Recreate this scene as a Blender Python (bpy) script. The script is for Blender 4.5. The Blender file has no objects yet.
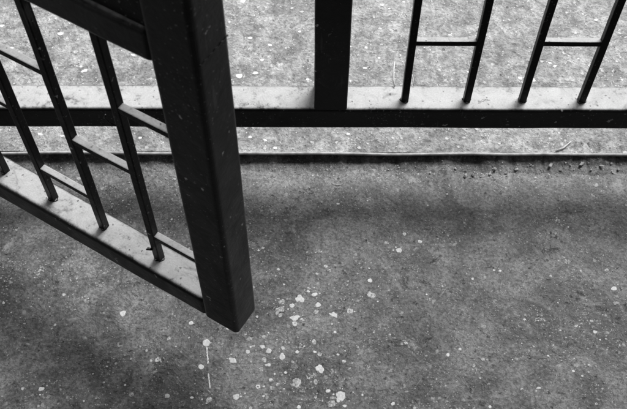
import bpy, bmesh, math, random
from mathutils import Vector, Matrix, noise

random.seed(11)
R = math.radians
sc = bpy.context.scene
C = sc.collection

# ------------------------------------------------------------------ render / view
sc.render.engine = 'CYCLES'
sc.view_settings.view_transform = 'Standard'
sc.view_settings.look = 'None'
sc.view_settings.exposure = 1.80
sc.view_settings.gamma = 1.0
sc.view_settings.use_curve_mapping = False

# ------------------------------------------------------------------ light (black and white photograph: neutral light)
SUN_EL, SUN_AZ = R(56), R(39)       # light falls from beyond the railing, towards the camera
w = bpy.data.worlds.new("World"); sc.world = w
w.use_nodes = True
nt = w.node_tree
sky = nt.nodes.new('ShaderNodeTexSky'); sky.sky_type = 'NISHITA'
sky.sun_disc = False; sky.sun_elevation = SUN_EL; sky.sun_rotation = SUN_AZ
bw = nt.nodes.new('ShaderNodeRGBToBW')
bg = nt.nodes['Background']; bg.inputs['Strength'].default_value = 0.085
nt.links.new(sky.outputs[0], bw.inputs[0]); nt.links.new(bw.outputs[0], bg.inputs['Color'])
sl = bpy.data.lights.new('sun', 'SUN'); sl.energy = 1.5; sl.angle = R(34)
so = bpy.data.objects.new('sun', sl); C.objects.link(so)
sd = Vector((math.sin(SUN_AZ)*math.cos(SUN_EL), math.cos(SUN_AZ)*math.cos(SUN_EL), math.sin(SUN_EL)))
so.rotation_euler = sd.to_track_quat('Z', 'Y').to_euler(); so.location = sd*5

# ------------------------------------------------------------------ camera
CAM_Z = 1.0344
cam = bpy.data.cameras.new('camera'); co = bpy.data.objects.new('camera', cam); C.objects.link(co)
cam.sensor_width = 36; cam.lens = 871/627*36; cam.clip_start = 0.02; cam.clip_end = 300
th, roll = R(56.7), R(0.2)
fw = Vector((0, math.cos(th), -math.sin(th))); rt = Vector((1, 0, 0)); up = rt.cross(fw)
r2 = rt*math.cos(roll) + up*math.sin(roll); u2 = r2.cross(fw)
m = Matrix((r2, u2, -fw)).transposed().to_4x4(); m.translation = (0, 0, CAM_Z)
co.matrix_world = m
cam.dof.use_dof = True; cam.dof.focus_distance = 1.10; cam.dof.aperture_fstop = 18
sc.camera = co

# ------------------------------------------------------------------ material helpers
class NT:
    def __init__(s, name):
        s.m = bpy.data.materials.new(name); s.m.use_nodes = True
        s.t = s.m.node_tree; s.b = s.t.nodes['Principled BSDF']
        s.co = s.n('ShaderNodeTexCoord').outputs['Object']
    def n(s, k): return s.t.nodes.new(k)
    def put(s, sock, v):
        if hasattr(v, 'is_output'): s.t.links.new(v, sock)
        else: sock.default_value = v
    def noise(s, scale, detail=5, rough=.6, vec=None, dist=0.):
        x = s.n('ShaderNodeTexNoise'); s.put(x.inputs['Vector'], vec or s.co)
        x.inputs['Scale'].default_value = scale; x.inputs['Detail'].default_value = detail
        x.inputs['Roughness'].default_value = rough; x.inputs['Distortion'].default_value = dist
        return x.outputs['Fac']
    def voro(s, scale, vec=None, feat='F1'):
        x = s.n('ShaderNodeTexVoronoi'); x.feature = feat; s.put(x.inputs['Vector'], vec or s.co)
        x.inputs['Scale'].default_value = scale
        bwn = s.n('ShaderNodeRGBToBW')
        if feat == 'F1': s.t.links.new(x.outputs['Color'], bwn.inputs[0])
        return x.outputs['Distance'], bwn.outputs[0]
    def math(s, op, a, b=0., c=0., clamp=False):
        x = s.n('ShaderNodeMath'); x.operation = op; x.use_clamp = clamp
        s.put(x.inputs[0], a); s.put(x.inputs[1], b); s.put(x.inputs[2], c)
        return x.outputs[0]
    def ramp(s, v, a, b, lo=0., hi=1.):
        x = s.n('ShaderNodeMapRange'); x.interpolation_type = 'SMOOTHSTEP'
        s.put(x.inputs['Value'], v)
        for i, q in zip(('From Min', 'From Max', 'To Min', 'To Max'), (a, b, lo, hi)): s.put(x.inputs[i], q)
        return x.outputs['Result']
    def mix(s, f, a, b):
        x = s.n('ShaderNodeMix'); x.data_type = 'FLOAT'
        s.put(x.inputs[0], f); s.put(x.inputs[2], a); s.put(x.inputs[3], b)
        return x.outputs[0]
    def stretch(s, sx, sy, sz, rot=0.):
        y = s.n('ShaderNodeMapping'); s.put(y.inputs['Vector'], s.co); y.inputs['Rotation'].default_value = (0, 0, rot)
        x = s.n('ShaderNodeMapping'); s.t.links.new(y.outputs[0], x.inputs['Vector'])
        x.inputs['Scale'].default_value = (sx, sy, sz)
        return x.outputs[0]
    def bump(s, h, dist, strength=1.):
        x = s.n('ShaderNodeBump'); s.put(x.inputs['Height'], h)
        x.inputs['Distance'].default_value = dist; x.inputs['Strength'].default_value = strength
        s.t.links.new(x.outputs[0], s.b.inputs['Normal'])
    def done(s, col, rough, spec=.5):
        s.put(s.b.inputs['Base Color'], col); s.put(s.b.inputs['Roughness'], rough)
        s.b.inputs['Specular IOR Level'].default_value = spec
        return s.m

def plain(name, v, rough=.7, var=.25, scale=300):
    k = NT(name); n = k.noise(scale, 4)
    return k.done(k.ramp(n, .3, .7, v*(1-var), min(.9, v*(1+var))), rough, .3)

def warped(k, scale, amp):
    """object coordinates pushed about by noise, so that grains get ragged outlines"""
    n = k.n('ShaderNodeTexNoise'); k.put(n.inputs['Vector'], k.co); n.inputs['Scale'].default_value = scale; n.inputs['Detail'].default_value = 4
    n.inputs['Roughness'].default_value = .7
    s = k.n('ShaderNodeVectorMath'); s.operation = 'SUBTRACT'; k.t.links.new(n.outputs['Color'], s.inputs[0]); s.inputs[1].default_value = (.5, .5, .5)
    vm = k.n('ShaderNodeVectorMath'); vm.operation = 'MULTIPLY_ADD'
    k.t.links.new(s.outputs[0], vm.inputs[0]); vm.inputs[1].default_value = (amp, amp, amp); k.t.links.new(k.co, vm.inputs[2])
    return vm.outputs[0]

def flecks(k, v, scale, size, rare, strength, tone, cluster=None, cw=.0):
    d, c = k.voro(scale, warped(k, scale*.9, 1.5/scale))
    if cluster: c = k.math('ADD', c, k.math('MULTIPLY', cluster, cw))
    f = k.math('MULTIPLY', k.ramp(d, size*.7, size*1.15, 1., 0.), k.ramp(c, rare, rare+.10))
    return k.mix(k.math('MULTIPLY', f, strength), v, tone), f

def floor_material():
    k = NT('worn_dark_cement')
    big = k.noise(4.5, 4, .6, dist=.6); patch = k.noise(13, 4, .55, dist=1.0); mid = k.noise(40, 4, .6, dist=.5)
    fine = k.noise(230, 3, .7)
    v = k.ramp(big, .3, .72, FLOOR*.84, FLOOR*1.16)
    v = k.math('MULTIPLY', v, k.ramp(patch, .34, .66, .66, 1.36))
    v = k.math('MULTIPLY', v, k.ramp(mid, .32, .68, .76, 1.28))
    v = k.math('MULTIPLY', v, k.ramp(fine, .32, .68, .60, 1.42))
    zone = k.ramp(k.noise(9, 5, .7, dist=.8), .44, .60)
    zone2 = k.ramp(k.noise(19, 5, .7, dist=.8), .47, .60)
    # crisp pale scuffs and dark stains with edges of their own
    sc = k.math('MULTIPLY', k.ramp(k.noise(70, 7, .78), .56, .63), k.ramp(zone, 0, 1, .12, .75))
    v = k.mix(k.math('MULTIPLY', sc, .8), v, .33)
    worn = k.math('MULTIPLY', k.ramp(k.noise(9.5, 6, .72, dist=.5), .56, .68), k.ramp(k.noise(110, 5, .75), .40, .60, .15, 1.))
    v = k.mix(k.math('MULTIPLY', worn, .62), v, .34)
    damp = k.math('MULTIPLY', k.ramp(k.noise(7, 6, .7, dist=.9), .46, .36), k.ramp(k.noise(90, 4, .7), .3, .6, .5, 1.))
    v = k.mix(k.math('MULTIPLY', damp, .45), v, .06)
    cloud = k.math('MULTIPLY', k.ramp(k.noise(24, 6, .7, dist=.4), .56, .70), k.ramp(fine, .3, .6, .3, 1.))
    v = k.mix(k.math('MULTIPLY', cloud, .7), v, .36)
    dk = k.ramp(k.noise(34, 7, .78, dist=.4), .385, .33); v = k.mix(k.math('MULTIPLY', dk, .35), v, .05)
    # pale and dark grains of many sizes, gathered in drifts
    v, f0 = flecks(k, v, 430, .32, .76, .6, .04)
    v, f1 = flecks(k, v, 400, .36, .78, .85, .44, zone, .24)
    v, f2 = flecks(k, v, 230, .32, .82, .90, .46, zone2, .20)
    v, f3 = flecks(k, v, 110, .30, .82, .75, .42, zone2, .16)
    v, f4 = flecks(k, v, 160, .30, .82, .8, .025, zone2, .06)
    # hairline scratches in a few directions
    for rot, th_ in ((.5, .72), (-.9, .73), (1.35, .735), (2.2, .73)):
        sn = k.noise(1., 2, .5, k.stretch(16, 420, 1, rot))
        v = k.mix(k.math('MULTIPLY', k.ramp(sn, th_-.01, th_+.03), .5), v, .36)
    hgt = k.math('ADD', k.math('MULTIPLY', mid, .9), k.math('MULTIPLY', fine, .25))
    hgt = k.math('ADD', hgt, k.math('MULTIPLY', k.math('ADD', f2, f1), .14))
    hgt = k.math('SUBTRACT', hgt, k.math('MULTIPLY', k.math('ADD', f4, f0), .25)); hgt = k.math('SUBTRACT', hgt, k.math('MULTIPLY', dk, .3))
    k.bump(hgt, .004, .9)
    return k.done(v, k.ramp(mid, .3, .7, .5, .75), .4)

def paving_material():
    k = NT('pale_concrete')
    big = k.noise(5, 4, .6); mid = k.noise(55, 5, .68, dist=.5); fine = k.noise(200, 3, .7)
    zone = k.ramp(k.noise(14, 5, .7, dist=.8), .44, .60)
    v = k.ramp(big, .3, .7, PAVING*.88, PAVING*1.1)
    v = k.math('MULTIPLY', v, k.ramp(mid, .32, .68, .66, 1.32))
    v = k.math('MULTIPLY', v, k.ramp(k.noise(18, 5, .65), .34, .66, .80, 1.18))
    v = k.math('MULTIPLY', v, k.ramp(fine, .3, .7, .72, 1.28))
    v, f0 = flecks(k, v, 260, .32, .74, .6, .12)
    v, f1 = flecks(k, v, 240, .34, .70, .75, .66, zone, .10)
    v, f2 = flecks(k, v, 110, .33, .79, .75, .60, zone, .18)
    v, f3 = flecks(k, v, 58, .26, .86, .7, .60, zone, .10)
    v, f4 = flecks(k, v, 105, .27, .84, .65, .09)
    dk = k.ramp(k.noise(30, 7, .78, dist=.4), .38, .32); v = k.mix(k.math('MULTIPLY', dk, .45), v, .14)
    hgt = k.math('ADD', mid, k.math('MULTIPLY', fine, .3))
    hgt = k.math('ADD', hgt, k.math('MULTIPLY', k.math('ADD', f2, f1), .2)); hgt = k.math('SUBTRACT', hgt, k.math('MULTIPLY', k.math('ADD', f4, f0), .3))
    k.bump(hgt, .005, 1.)
    return k.done(v, .8, .3)

def paint_material(name='dusty_black_paint', worn_edges=True):
    """black gloss paint, scratched and flecked, with pale dust settled on every upward face"""
    k = NT(name)
    fine = k.noise(160, 5, .7); mid = k.noise(38, 5, .65, dist=.5); big = k.noise(9, 3)
    base = k.ramp(mid, .3, .7, .004, .008)
    scuff = k.math('MULTIPLY', k.ramp(k.noise(26, 8, .82, dist=.6), .545, .64), k.ramp(big, .42, .6))
    base = k.mix(k.math('MULTIPLY', scuff, .6), base, .050 if worn_edges else .012)
    base, fa = flecks(k, base, 150, .20, .82, .8, .24, k.ramp(big, .42, .6), .08)
    base, fb = flecks(k, base, 58, .14, .76, .95, .45)
    base, fc = flecks(k, base, 330, .28, .80, .7, .16, k.ramp(big, .45, .6), .14)
    sn = k.noise(1., 2, .5, k.stretch(160, 160, 14, .4))
    base = k.mix(k.math('MULTIPLY', k.ramp(sn, .70, .76), .35), base, .08)
    geo = k.n('ShaderNodeNewGeometry')
    sep = k.n('ShaderNodeSeparateXYZ'); k.t.links.new(geo.outputs['Normal'], sep.inputs[0])
    bev = k.n('ShaderNodeBevel'); bev.samples = 6; bev.inputs['Radius'].default_value = .011
    sb = k.n('ShaderNodeSeparateXYZ'); k.t.links.new(bev.outputs[0], sb.inputs[0])
    # rubbed corners: the paint is worn grey in places along the edges
    vd = k.n('ShaderNodeVectorMath'); vd.operation = 'DOT_PRODUCT'
    k.t.links.new(geo.outputs['Normal'], vd.inputs[0]); bev2 = k.n('ShaderNodeBevel'); bev2.samples = 4; bev2.inputs['Radius'].default_value = .003
    k.t.links.new(bev2.outputs[0], vd.inputs[1])
    rub = k.math('MULTIPLY', k.ramp(vd.outputs['Value'], .995, .93), k.ramp(k.noise(75, 7, .8), .50, .60))
    if worn_edges: base = k.mix(k.math('MULTIPLY', rub, .55), base, .07)
    upw = k.ramp(sep.outputs['Z'], .62, .98)
    edge = k.ramp(k.math('ADD', sb.outputs['Z'], k.math('MULTIPLY', k.math('SUBTRACT', k.mix(.5, fine, mid), .5), .62)), .74, .985)
    cover = k.ramp(k.math('ADD', k.math('MULTIPLY', mid, .55), k.math('MULTIPLY', fine, .45)), .30, .47, .30, 1.)
    dust = k.math('MULTIPLY', k.math('MULTIPLY', upw, edge) if worn_edges else upw, cover)
    smear = k.ramp(k.noise(24, 7, .75, dist=.8), .42, .30); dust = k.math('MULTIPLY', dust, k.math('SUBTRACT', 1., k.math('MULTIPLY', smear, .5)))
    dd, dc = k.voro(170, warped(k, 150, .008)); dots = k.math('MULTIPLY', k.ramp(dd, .1, .28, 1., 0.), k.math('GREATER_THAN', dc, .72))
    dust = k.math('MULTIPLY', dust, k.math('SUBTRACT', 1., k.math('MULTIPLY', dots, .75)))
    dcol = k.math('MULTIPLY', k.ramp(mid, .3, .7, DUST*.86, DUST*1.06), k.ramp(k.noise(500, 3), .3, .7, .9, 1.06))
    col = k.mix(dust, base, dcol)
    k.bump(k.math('ADD', k.math('MULTIPLY', fine, .5), k.math('MULTIPLY', mid, 1.2)), .0012, .5)
    return k.done(col, k.mix(dust, k.ramp(mid, .3, .7, .30, .46), .75), .25 if worn_edges else .10)

FLOOR, PAVING, DUST = .142, .275, .53
M_floor, M_pave, M_paint = floor_material(), paving_material(), paint_material()
M_thin = paint_material('dusty_black_paint_on_thin_bar', False)
M_white = plain('dried_white_paint', .72, .6, .18, 420)
M_half = plain('trodden_white_paint', .48, .7, .6, 420)
M_grey = plain('faded_pale_stain', .27, .8, .35, 260)
M_edge = plain('worn_pale_strip', .36, .6, .3, 90)
M_stone = plain('grey_grit', .34, .85, .45, 700)
M_straw = plain('dry_straw', .5, .7, .2)
M_dark = plain('dirty_shaded_riser', .06, .8, .3)

# ------------------------------------------------------------------ mesh helpers
def obj(name, bm, mats, parent=None, smooth=False):
    me = bpy.data.meshes.new(name); bm.normal_update(); bm.to_mesh(me); bm.free()
    for mm in (mats if isinstance(mats, (list, tuple)) else [mats]): me.materials.append(mm)
    if smooth:
        for p in me.polygons: p.use_smooth = True
    o = bpy.data.objects.new(name, me); C.objects.link(o)
    if parent: o.parent = parent
    return o
def tag(o, label=None, cat=None, group=None, kind=None):
    for k, v in (('label', label), ('category', cat), ('group', group), ('kind', kind)):
        if v: o[k] = v
    return o
def thing(name, label, cat, loc, rot=(0, 0, 0)):
    o = bpy.data.objects.new(name, None); o.empty_display_size = .05; C.objects.link(o)
    o.location = loc; o.rotation_euler = rot
    return tag(o, label, cat)
def add_box(bm, x0, x1, y0, y1, z0, z1, bev=.0025, seg=3, waves=0., mat=0):
    """a bar of square tube: rounded long edges, cut along its length so that it may be very slightly uneven"""
    b = bmesh.new(); bmesh.ops.create_cube(b, size=1)
    for v in b.verts:
        v.co = Vector(((x0+x1)/2+v.co.x*(x1-x0), (y0+y1)/2+v.co.y*(y1-y0), (z0+z1)/2+v.co.z*(z1-z0)))
    if bev: bmesh.ops.bevel(b, geom=b.edges[:], offset=bev, segments=seg, profile=.5, affect='EDGES', clamp_overlap=True)
    if waves:
        size = [x1-x0, y1-y0, z1-z0]; ax = size.index(max(size)); n = max(2, int(size[ax]/.02))
        lo = (x0, y0, z0)[ax]
        for i in range(1, n):
            p = [0, 0, 0]; p[ax] = lo+size[ax]*i/n; nn = [0, 0, 0]; nn[ax] = 1
            bmesh.ops.bisect_plane(b, geom=b.verts[:]+b.edges[:]+b.faces[:], plane_co=p, plane_no=nn)
        for v in b.verts:
            d = noise.noise_vector(v.co*14+Vector((x0*31, y0*17, z0*23)))*waves
            d[ax] = 0; v.co += d
    me = bpy.data.meshes.new('t'); b.to_mesh(me); b.free(); bm.from_mesh(me); bpy.data.meshes.remove(me)
def add_tube(bm, pts, rad, n=8):
    rings = []
    for i, p in enumerate(pts):
        p = Vector(p); a = Vector(pts[max(0, i-1)]); c = Vector(pts[min(len(pts)-1, i+1)])
        t = (c-a).normalized(); u = t.orthogonal().normalized(); v = t.cross(u)
        r = rad[i] if isinstance(rad, (list, tuple)) else rad
        rings.append([bm.verts.new(p+(u*math.cos(6.2832*k/n)+v*math.sin(6.2832*k/n))*r) for k in range(n)])
    for a, b in zip(rings, rings[1:]):
        for k in range(n): bm.faces.new((a[k], a[(k+1) % n], b[(k+1) % n], b[k]))
    bm.faces.new(rings[0][::-1]); bm.faces.new(rings[-1])
def add_flare(bm, x, y, z, r, h, n=14):
    """lumpy weld and grime round the foot of a bar"""
    ph = random.random()*9
    rings = []
    for rr, zz in ((r*1.22, 0), (r*1.08, h*.4), (r*.8, h)):
        rings.append([bm.verts.new((x+math.cos(6.2832*k/n)*rr*(1+.20*math.sin(k*1.35+ph)*(rr > r)), y+math.sin(6.2832*k/n)*rr*(1+.20*math.cos(k*1.8+ph)*(rr > r)), z+zz)) for k in range(n)])
    for a, b in zip(rings, rings[1:]):
        for k in range(n): bm.faces.new((a[k], a[(k+1) % n], b[(k+1) % n], b[k]))
    bm.faces.new(rings[-1])
def add_drop(bm, x, y, z, r, asp, mat, h=None):
    """one dried splash: irregular outline, a skin of paint with a rounded rim"""
    n = max(8, min(34, int(r*7000))); ph = random.random()*50; rot = random.uniform(-.5, .5)
    h = h or min(.0003, r*.1); amp = .16 if r < .0045 else .26
    ring = []
    for s, zz in ((1., .00008), (.93, h*.8), (.5, h)):
        q = []
        for k in range(n):
            a = 6.2832*k/n; rr = r*s*(1+amp*noise.noise((math.cos(a)*1.3+ph, math.sin(a)*1.3, ph*.7))*2+amp*.55*noise.noise((math.cos(a)*4.3+ph, math.sin(a)*4.3, ph*.3)))
            dx, dy = math.cos(a)*rr, math.sin(a)*rr*asp
            q.append(bm.verts.new((x+dx*math.cos(rot)-dy*math.sin(rot), y+dx*math.sin(rot)+dy*math.cos(rot), z+zz)))
        ring.append(q)
    for a, b in zip(ring, ring[1:]):
        for k in range(n): bm.faces.new((a[k], a[(k+1) % n], b[(k+1) % n], b[k])).material_index = mat
    bm.faces.new(ring[-1]).material_index = mat
WHITE_DROPS = [(-0.0182,0.5388,0.0062,0.80),(-0.0424,0.5340,0.0040,1.00),(-0.0284,0.5286,0.0032,1.00),(-0.0450,0.5228,0.0054,0.80),(0.0019,0.5455,0.0038,0.70),(0.0065,0.5297,0.0036,1.00),(0.0038,0.5193,0.0037,0.80),(0.0275,0.5150,0.0059,0.55),(0.0497,0.5210,0.0041,1.00),(-0.0241,0.5104,0.0056,0.65),(-0.0245,0.5016,0.0034,1.00),(0.0792,0.5454,0.0057,0.75),(0.0776,0.5673,0.0031,1.00),(0.0013,0.4758,0.0030,1.20),(-0.0402,0.4551,0.0041,1.10),(-0.0391,0.4672,0.0023,1.00),(0.0401,0.4484,0.0026,1.00),(0.0091,0.4382,0.0057,0.80),(-0.0202,0.4194,0.0064,0.90),(0.0192,0.4086,0.0033,0.70),(0.0349,0.4011,0.0066,1.00),(0.0236,0.3921,0.0045,0.90),(0.0398,0.3889,0.0025,0.80),(0.0671,0.3995,0.0018,1.00),(0.1008,0.3920,0.0025,0.90),(0.1754,0.4582,0.0023,1.00),(0.1009,0.4869,0.0016,1.00),(-0.0173,0.3874,0.0025,1.00),(0.0035,0.4205,0.0023,1.50),(0.0289,0.4902,0.0018,1.00),(-0.1620,0.5025,0.0031,0.90),(-0.1890,0.4801,0.0025,1.00),(-0.1395,0.4739,0.0044,1.10),(-0.2000,0.4507,0.0036,0.70),(-0.1034,0.4495,0.0049,0.80),(-0.1441,0.4404,0.0036,1.00),(-0.0835,0.4798,0.0037,0.80),(-0.0848,0.4617,0.0026,1.00),(-0.0644,0.4827,0.0024,1.00),(-0.0658,0.4685,0.0034,0.80),(-0.0575,0.4629,0.0035,1.00),(-0.0633,0.4503,0.0036,1.00),(-0.0567,0.4435,0.0023,1.00),(-0.0667,0.4371,0.0031,1.00),(-0.0537,0.4230,0.0024,1.00),(-0.0697,0.4136,0.0030,1.00),(-0.0519,0.4123,0.0029,1.00),(-0.0970,0.4002,0.0042,1.00),(-0.1308,0.3964,0.0040,0.90),(-0.1842,0.4012,0.0034,0.80),(-0.1529,0.3991,0.0025,0.60),(-0.0705,0.6182,0.0022,1.00),(-0.2538,0.5160,0.0037,1.20),(-0.3371,0.5442,0.0024,1.00),(-0.2017,0.4498,0.0031,0.90),(-0.2094,0.4488,0.0018,1.00),(-0.2293,0.4030,0.0032,0.80),(-0.3444,0.4099,0.0038,0.70),(-0.2541,0.4448,0.0018,1.00),(-0.3418,0.4989,0.0017,1.00),(-0.2389,0.4156,0.0015,1.00),(-0.3441,0.3875,0.0015,1.00),(0.1197,0.6152,0.0039,1.00),(0.1026,0.6270,0.0034,0.70),(0.1287,0.6419,0.0025,1.10),(0.1500,0.6293,0.0027,1.00),(0.0173,0.5891,0.0025,1.00),(0.0354,0.6927,0.0025,0.60),(0.2491,0.5843,0.0018,1.00),(0.2572,0.5828,0.0018,1.00),(0.2181,0.5706,0.0018,1.00),(0.3701,0.5075,0.0025,0.70),(0.3721,0.4915,0.0025,1.00),(0.3484,0.5001,0.0032,0.50),(0.1917,0.4666,0.0020,1.00),(0.2868,0.4135,0.0031,0.50),(0.2202,0.4521,0.0022,1.00),(0.3051,0.4573,0.0014,1.00),(0.2650,0.4121,0.0022,0.60),(0.2223,0.3883,0.0019,1.00),(0.4092,0.5560,0.0044,0.70),(0.4045,0.5849,0.0033,0.60)]
GREY_DROPS = [(-0.0017,0.4282,0.0049,0.90),(0.0036,0.4006,0.0043,0.80),(0.0713,0.4401,0.0032,1.00),(0.1222,0.4743,0.0052,0.80),(0.1754,0.5592,0.0041,0.70),(0.1756,0.6521,0.0031,0.60),(0.0086,0.6120,0.0042,0.60),(0.3490,0.6662,0.0064,0.70),(0.3527,0.5974,0.0055,0.70),(0.3202,0.6394,0.0042,0.70),(0.3952,0.6732,0.0043,0.50),(0.3433,0.6428,0.0042,0.60),(0.3034,0.5102,0.0047,0.80),(0.2099,0.4395,0.0039,0.80),(0.2906,0.5962,0.0028,0.70),(0.4110,0.5441,0.0027,1.00),(-0.0373,0.4785,0.0026,1.00),(0.0230,0.5834,0.0028,0.70),(0.0434,0.5633,0.0034,0.60),(-0.0170,0.4715,0.0039,0.50),(0.2536,0.4940,0.0033,0.60),(0.1576,0.5378,0.0027,0.70),(-0.2904,0.5589,0.0041,0.60),(-0.3762,0.5818,0.0048,0.60),(-0.3776,0.5740,0.0034,0.70),(-0.3075,0.5360,0.0034,0.80)]
PAVING_DROPS = [(-0.4125,1.0110,0.0046,0.70),(-0.3621,0.9302,0.0057,0.45),(-0.1179,0.9208,0.0050,0.80),(-0.0924,0.9272,0.0044,0.70),(-0.1195,1.0876,0.0047,0.80),(-0.1041,1.0027,0.0039,0.70),(-0.0829,0.9548,0.0029,0.80),(-0.0712,0.9874,0.0032,0.60),(-0.2897,0.9646,0.0038,0.50),(-0.5120,1.0277,0.0036,0.70),(0.3239,0.9187,0.0035,0.90),(0.3437,0.9146,0.0038,0.90),(0.0808,0.9385,0.0035,0.60),(0.1134,1.0793,0.0030,0.80),(0.2215,1.0109,0.0029,0.60),(0.4656,1.0461,0.0033,0.60),(0.3827,0.9442,0.0032,0.60),(-0.0728,0.7944,0.0030,0.60),(-0.0574,0.7796,0.0030,0.70),(-0.4105,0.8042,0.0039,0.50),(-0.3769,0.8006,0.0033,0.50),(-0.2598,0.7974,0.0030,0.60),(-0.4862,0.9788,0.0032,0.60),(-0.0954,0.8000,0.0030,0.70),(0.0514,0.8063,0.0030,0.60),(0.2433,0.9309,0.0025,0.60)]
PEBBLES = [(0.2235,0.7444,0.0033,1.00),(0.2359,0.7463,0.0028,1.00),(0.2609,0.7482,0.0033,1.00),(0.2681,0.7555,0.0033,1.00),(0.3008,0.7557,0.0027,1.00),(0.3505,0.7605,0.0039,1.00),(0.3966,0.7625,0.0036,1.00),(0.4262,0.7591,0.0033,1.00),(0.4525,0.7563,0.0027,1.00),(0.3223,0.7613,0.0022,1.00),(0.2838,0.7501,0.0018,1.00),(0.3659,0.7541,0.0019,1.00),(0.4105,0.7543,0.0019,1.00),(0.2102,0.7571,0.0021,1.00),(0.4421,0.7645,0.0024,1.00),(0.1725,0.7497,0.0018,1.00),(0.3805,0.7615,0.0022,1.00)]

# ------------------------------------------------------------------ the ground: dark cement floor, a small step, pale paving beyond
FZ, STEP_Y = -.018, .7690
def sheet(bm, x0, x1, y0, y1, z):
    bm.faces.new([bm.verts.new(p) for p in ((x0, y0, z), (x1, y0, z), (x1, y1, z), (x0, y1, z))])
def scatter(bm, n, x0, x1, y0, y1, z, mats, rmax, seed):
    i = 0
    while i < n:
        x, y = random.uniform(x0, x1), random.uniform(y0, y1)
        if random.random() > .12+1.3*max(0, noise.fractal(Vector((x*7+seed, y*7, seed)), 1., 2., 3)): continue
        r = .0005+rmax*random.random()**5
        add_drop(bm, x, y, z, r, random.uniform(.55, 1.2), random.choice(mats), .0003); i += 1

bm = bmesh.new(); sheet(bm, -60, 60, -60, 60, FZ)
for i, (x, y, r, a) in enumerate(WHITE_DROPS): add_drop(bm, x, y, FZ, r, a, 3 if i % 5 in (1, 3) else 1)
for x, y, r, a in GREY_DROPS:
    add_drop(bm, x, y, FZ, r*.42, a, 3, .0002)
    for j in range(26):
        t, q = random.random()*6.28, r*1.7*random.random()
        add_drop(bm, x+math.cos(t)*q, y+math.sin(t)*q, FZ, r*random.uniform(.08, .30), random.uniform(.5, 1), random.choice((2, 3, 3)), .0002)
for x, y, r, a in WHITE_DROPS:                       # satellites thrown out by the larger splashes
    if r > .0037:
        for j in range(random.randint(1, 4)):
            t, q = random.random()*6.28, r*random.uniform(1.3, 3)
            add_drop(bm, x+math.cos(t)*q, y+math.sin(t)*q, FZ, random.uniform(.0006, .0014), random.uniform(.6, 1), 1)
for j in range(95):                                  # fine spatter between the splashes right of the gate's free corner
    t = random.gauss(0, 1); x, y = -.035+.045*random.gauss(0, 1), .465+.055*t
    if y > .37: add_drop(bm, x, y, FZ, .0007+.0022*random.random()**2.2, random.uniform(.5, 1.1), random.choice((1, 3, 3)), .0003)
for p, q, rr in (((-.1385, .4668), (-.1355, .4459), .0009), ((-.1338, .4309), (-.1306, .412), .0009)):   # two short dribbles in line
    for j in range(15):
        t = j/14
        add_drop(bm, p[0]+(q[0]-p[0])*t+random.uniform(-.0002, .0002), p[1]+(q[1]-p[1])*t, FZ, rr*random.uniform(.75, 1.3), 1.3, 1, .0004+.00001*j)
scatter(bm, 1100, -.46, .5, .33, .76, FZ, (1, 3, 3, 2, 2), .0016, 3.3)
for cx_, cy_, rr in ((-.3360, .4840, .0030), (-.3720, .4560, .0022)):      # two rings left by drops that burst
    n = 20; q = [[bm.verts.new((cx_+math.cos(6.2832*j/n)*rr*s, cy_+math.sin(6.2832*j/n)*rr*s, FZ+z)) for j in range(n)] for s, z in ((1, .0001), (.88, .0006), (.72, .0001))]
    for a_, b_ in zip(q, q[1:]):
        for j in range(n): bm.faces.new((a_[j], a_[(j+1) % n], b_[(j+1) % n], b_[j])).material_index = 2
# dust and dirt drifted against the foot of the step
cols = []
for i in range(260):
    x = -.62+i*.005; a_ = .78+.45*noise.noise(Vector((x*23, 3.1, 0)))+.35*noise.noise(Vector((x*110, 7.7, 0)))
    a_ = max(.08, a_)*(1.0+.5*max(0, min(1, (x-.1)*4)))
    cols.append([bm.verts.new((x, STEP_Y+y_+jy*(.5+a_), FZ+.0001+z_*a_)) for y_, jy, z_ in ((.022, 0, .013), (.010, 0, .0115), (.001, -.001, .0085), (-.0025, -.004, .0038), (-.006, -.010, -.0002))])
for p_, q_ in zip(cols, cols[1:]):
    for j in range(4): bm.faces.new((p_[j], p_[j+1], q_[j+1], q_[j]))
from mathutils.bvhtree import BVHTree
bm.normal_update(); ground = BVHTree.FromBMesh(bm)
def floor_z(x, y):
    p = ground.ray_cast(Vector((x, y, .0)), Vector((0, 0, -1)))[0]
    return p.z if p else FZ
tag(obj('floor', bm, [M_floor, M_white, M_grey, M_half]), kind='structure')

bm = bmesh.new(); add_box(bm, -60, 60, STEP_Y+.0034, 60, -.0045, 0, 0)
for x, y, r, a in PAVING_DROPS: add_drop(bm, x, y, 0, r, a, 1)
scatter(bm, 420, -.6, .62, .785, 1.12, 0, (1, 1, 2), .0026, 8.1)
tag(obj('paving', bm, [M_pave, M_white, M_grey]), kind='structure')

bm = bmesh.new(); add_box(bm, -60, 60, STEP_Y+.028, STEP_Y+.05, FZ-.03, -.006, 0)
tag(obj('step_riser', bm, M_dark), kind='structure')  # dark dirt tone that also paints in the shade of the recess
bm = bmesh.new(); add_box(bm, -2, 2, STEP_Y-.0012, STEP_Y+.0032, -.0034, .0009, .0020, 5, .0014)
tag(obj('edging_strip', bm, M_edge), 'thin pale edging strip along the nose of the low step under the railing', 'edging strip')

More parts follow.
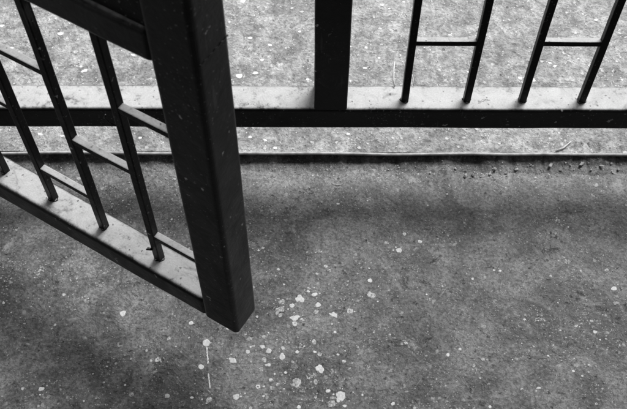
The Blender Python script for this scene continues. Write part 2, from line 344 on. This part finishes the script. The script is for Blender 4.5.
# ------------------------------------------------------------------ the fixed railing
ZB, YF, YB = .10, .7373, .7812           # underside of the bottom rail, its front and its back
YM = (YF+YB)/2
rail = thing('steel_railing', 'black steel railing standing behind the open gate, its bottom rail pale with dust', 'railing', (.022, YM, 0))
def part(name, bm, parent, **k): return obj(name, bm, M_thin if name in ('bar', 'rung', 'panel') else M_paint, parent, **k)
def lx(x): return x-.022
def ly(y): return y-YM
bm = bmesh.new(); add_box(bm, lx(-.60), lx(1.56), ly(YF), ly(YB), ZB, ZB+.04, .0045, 5, .0006); part('bottom_rail', bm, rail)
bm = bmesh.new(); add_box(bm, lx(.045), lx(1.56), ly(YF), ly(YB), 1.01, 1.05, .003, 4); part('top_rail', bm, rail)
for x0 in (.0005, -.646, 1.56):
    for_z0 = ZB+.0402 if x0 == .0005 else FZ
    bm = bmesh.new(); add_box(bm, lx(x0), lx(x0+.0435), ly(YF-.0006), ly(YB), for_z0, 1.06, .0025, 4, .0004)
    bmz = part('post', bm, rail)
BX = [.1209, .2037, .2776, .3567]
while BX[-1] < 1.5: BX.append(BX[-1]+.0787)
for x in BX:
    bm = bmesh.new(); b = .0047
    add_box(bm, lx(x-b), lx(x+b), ly(YM-.004-b), ly(YM-.004+b), ZB+.038, 1.012, .0011, 2, .0005)
    add_flare(bm, lx(x), ly(YM-.004), ZB+.0398, b*1.08, .0025); part('bar', bm, rail)
for i in range(len(BX)-1):
    for z in ((ZB+.1495, ZB+.42, ZB+.70) if i % 2 == 0 else (ZB+.285, ZB+.56)):
        bm = bmesh.new(); add_box(bm, lx(BX[i]+.004), lx(BX[i+1]-.004), -.004-.0035, -.004+.0045, z-.004, z+.004, .001, 2, .0006)
        part('rung', bm, rail)

# ------------------------------------------------------------------ the open gate leaf, hinged out of frame on the left
GL, GD, GA, SAG = .60, .041, R(-30.89), R(.55)
Bp = Vector((-.0881, .4304, .10))        # its free bottom corner
gm = Matrix.Rotation(GA, 3, 'Z') @ Matrix.Rotation(SAG, 3, 'Y')
loc = Bp-gm @ Vector((GL, 0, 0))
gate = thing('steel_gate', 'black steel gate leaf standing open towards the camera, its bottom rail pale with dust', 'gate', loc, gm.to_euler())
def gs(s): return GL+s
S = .0468
bm = bmesh.new(); add_box(bm, gs(-S), gs(0), 0, GD, 0, .93, .0052, 5, .0004); part('lock_stile', bm, gate)
bm = bmesh.new(); add_box(bm, 0, .045, 0, GD, 0, .93, .0052, 5, .0004); part('hinge_stile', bm, gate)
for nm, z0, z1 in (('bottom_rail', 0.0006, .040), ('middle_rail', .4375, .4728), ('top_rail', .888, .9294)):
    bm = bmesh.new(); add_box(bm, .043, gs(-S+.002), .0008, GD-.0008, z0, z1, .0055, 6, .0007); part(nm, bm, gate)
bm = bmesh.new(); add_box(bm, .044, gs(-S+.001), .006, .010, .472, .890, .0006, 2, .0010); part('panel', bm, gate)
GB = [-.122, -.2045, -.2835, -.362, -.4405]
for s in GB:
    bm = bmesh.new(); b = .0047
    add_box(bm, gs(s-b), gs(s+b), .0215-b, .0215+b, .038, .444, .0011, 2, .0006)
    add_flare(bm, gs(s), .0215, .0398, b*1.08, .0025); part('bar', bm, gate)
ends = [-S]+GB+[-.555]
for i in range(len(ends)-1):
    for z in ((.100, .326) if i % 2 == 0 else (.222,)):
        if i == 2: z += .012 if z < .2 else -.004
        z -= .0065
        bm = bmesh.new(); add_box(bm, gs(ends[i+1]+.004), gs(ends[i]-(.004 if i else 0)), .0215-.004, .0215+.004, z-.004, z+.004, .001, 2, .0007)
        part('rung', bm, gate)
bm = bmesh.new()
pts = [(GL-.0004, y, .461+.0008*math.sin(y*900)) for y in [.003+.0012*j for j in range(31)]]
add_tube(bm, pts, [.00085+.0001*random.random() for _ in pts], 8); part('weld_seam', bm, gate, smooth=True)
bm = bmesh.new(); s0 = gs(GB[0])
add_tube(bm, [(s0-.004, .018, .292), (s0-.010, .015, .296), (s0-.0125, .014, .303), (s0-.010, .014, .308)], .0009, 6); part('wire_stub', bm, gate, smooth=True)
bm = bmesh.new(); add_tube(bm, [(s0-.003, .017, .063), (s0-.0075, .0145, .064), (s0-.009, .014, .062)], [.0016, .0019, .0012], 7); part('weld_nub', bm, gate, smooth=True)
for z in (.12, .78):
    bm = bmesh.new(); add_tube(bm, [(-.006, GD*.5, z), (-.006, GD*.5, z+.07)], .007, 14); part('hinge', bm, gate, smooth=True)

# ------------------------------------------------------------------ small loose things
where = ['', ]
for i, (x, y, r, a) in enumerate(PEBBLES):
    bm = bmesh.new(); r *= 1.12
    sx, sy, sz = r*random.uniform(.9, 1.5), r*random.uniform(.6, 1), r*random.uniform(.6, .85)
    pts = []
    for _ in range(15):
        d = Vector((random.gauss(0, 1), random.gauss(0, 1), random.gauss(0, 1))).normalized()*random.uniform(.8, 1.1)
        pts.append(bm.verts.new((d.x*sx, d.y*sy, d.z*sz)))
    hull = bmesh.ops.convex_hull(bm, input=pts)
    bmesh.ops.delete(bm, geom=[v for v in bm.verts if not v.link_faces], context='VERTS')
    bmesh.ops.bevel(bm, geom=bm.edges[:], offset=r*.12, segments=1, affect='EDGES')
    o = obj('pebble', bm, M_stone); o.location = (x, y-.003, floor_z(x, y-.003)+sz*.72); o.rotation_euler.z = random.random()*6
    tag(o, 'tiny grey pebble lying on the dark floor just below the step', 'pebble', 'pebbles along the foot of the step')
def strand(name, label, cat, pts, rad, mat):
    bm = bmesh.new(); P = [Vector(p) for p in pts]; o0 = P[0].copy()
    add_tube(bm, [p-o0 for p in P], rad, 6); o = obj(name, bm, mat, smooth=True); o.location = o0
    return tag(o, label, cat)
strand('twig', 'short pale twig lying on the paving strip between the railing and the step', 'twig',
       [(.3573, .774, .0022), (.370, .7796, .0028), (.3839, .7927, .002)], [.0012, .0014, .0007], M_straw)
strand('straw', 'broken wisp of pale straw lying on the dark floor in front of the step', 'straw',
       [(.0262, .7290, FZ+.0006), (.0305, .7262, FZ+.0014), (.0352, .7249, FZ+.0012), (.0395, .7255, FZ+.0006), (.0432, .7282, FZ+.0006)], [.0002, .0004, .0005, .0004, .0002], M_straw)
strand('grass_blade', 'pale dry grass blade sticking up behind the rail left of the first bar', 'grass blade',
       [(.1085, .776, .142), (.1072, .785, .146), (.1075, .797, .151), (.1095, .810, .155)], [.0010, .0014, .0012, .0004], M_white)
strand('grass_blade', 'curved pale grass blade sticking up behind the rail right of the first bar', 'grass blade',
       [(.1345, .778, .142), (.1335, .787, .147), (.130, .798, .152), (.126, .808, .155)], [.0006, .0008, .0007, .0003], M_white)
strand('straw', 'small grey wisp on the dusty rail between the second and third bars', 'straw',
       [(.2186, .7493, .1410), (.2215, .7507, .1422), (.2240, .7536, .1428), (.2268, .7542, .1418), (.2300, .7561, .1412), (.2322, .7548, .1410), (.2352, .7547, .1412)], [.0002, .0003, .0004, .0004, .0003, .0003, .0002], M_stone)
# loose grit: nobody could count it
bm = bmesh.new()
def chip(x, y, z, r):
    p = [bm.verts.new((x+random.uniform(-r, r), y+random.uniform(-r, r), z+random.uniform(-.1, .9)*r)) for _ in range(5)]
    try: bmesh.ops.convex_hull(bm, input=p)
    except Exception: pass
for _ in range(1500):
    x, y = random.uniform(-.5, .55), STEP_Y-.002-.035*random.random()**1.6
    chip(x, y, floor_z(x, y), .0004+.0017*random.random()**3*(1 if x > .1 else .7))
for _ in range(900):
    chip(random.uniform(-.5, .5), random.uniform(.34, .76), FZ, .0003+.0008*random.random()**3)
for _ in range(600):
    chip(random.uniform(-.6, .62), random.uniform(.78, 1.12), 0, .0004+.0011*random.random()**3)
tag(obj('grit', bm, M_stone), 'fine loose grit strewn over the floor and the paving', 'grit', kind='stuff')

# ------------------------------------------------------------------ unseen upright slab and overhang, added to darken the near floor and steel fronts
M_blocker = plain('grey_light_blocker', .12, .85, .2, 30)
blocker = thing('light_blocker', 'unseen grey slabs added to keep light off the near floor and steel fronts', 'shade_wall', (0, -.75, FZ))
bm = bmesh.new(); add_box(bm, -4, 4, -.2, 0, 0, 2.7, .004, 2); obj('shade_wall', bm, M_blocker, blocker)
bm = bmesh.new(); add_box(bm, -4, 4, .0005, 2.30, 2.35, 2.50, .004, 2); obj('shade_canopy', bm, M_blocker, blocker)
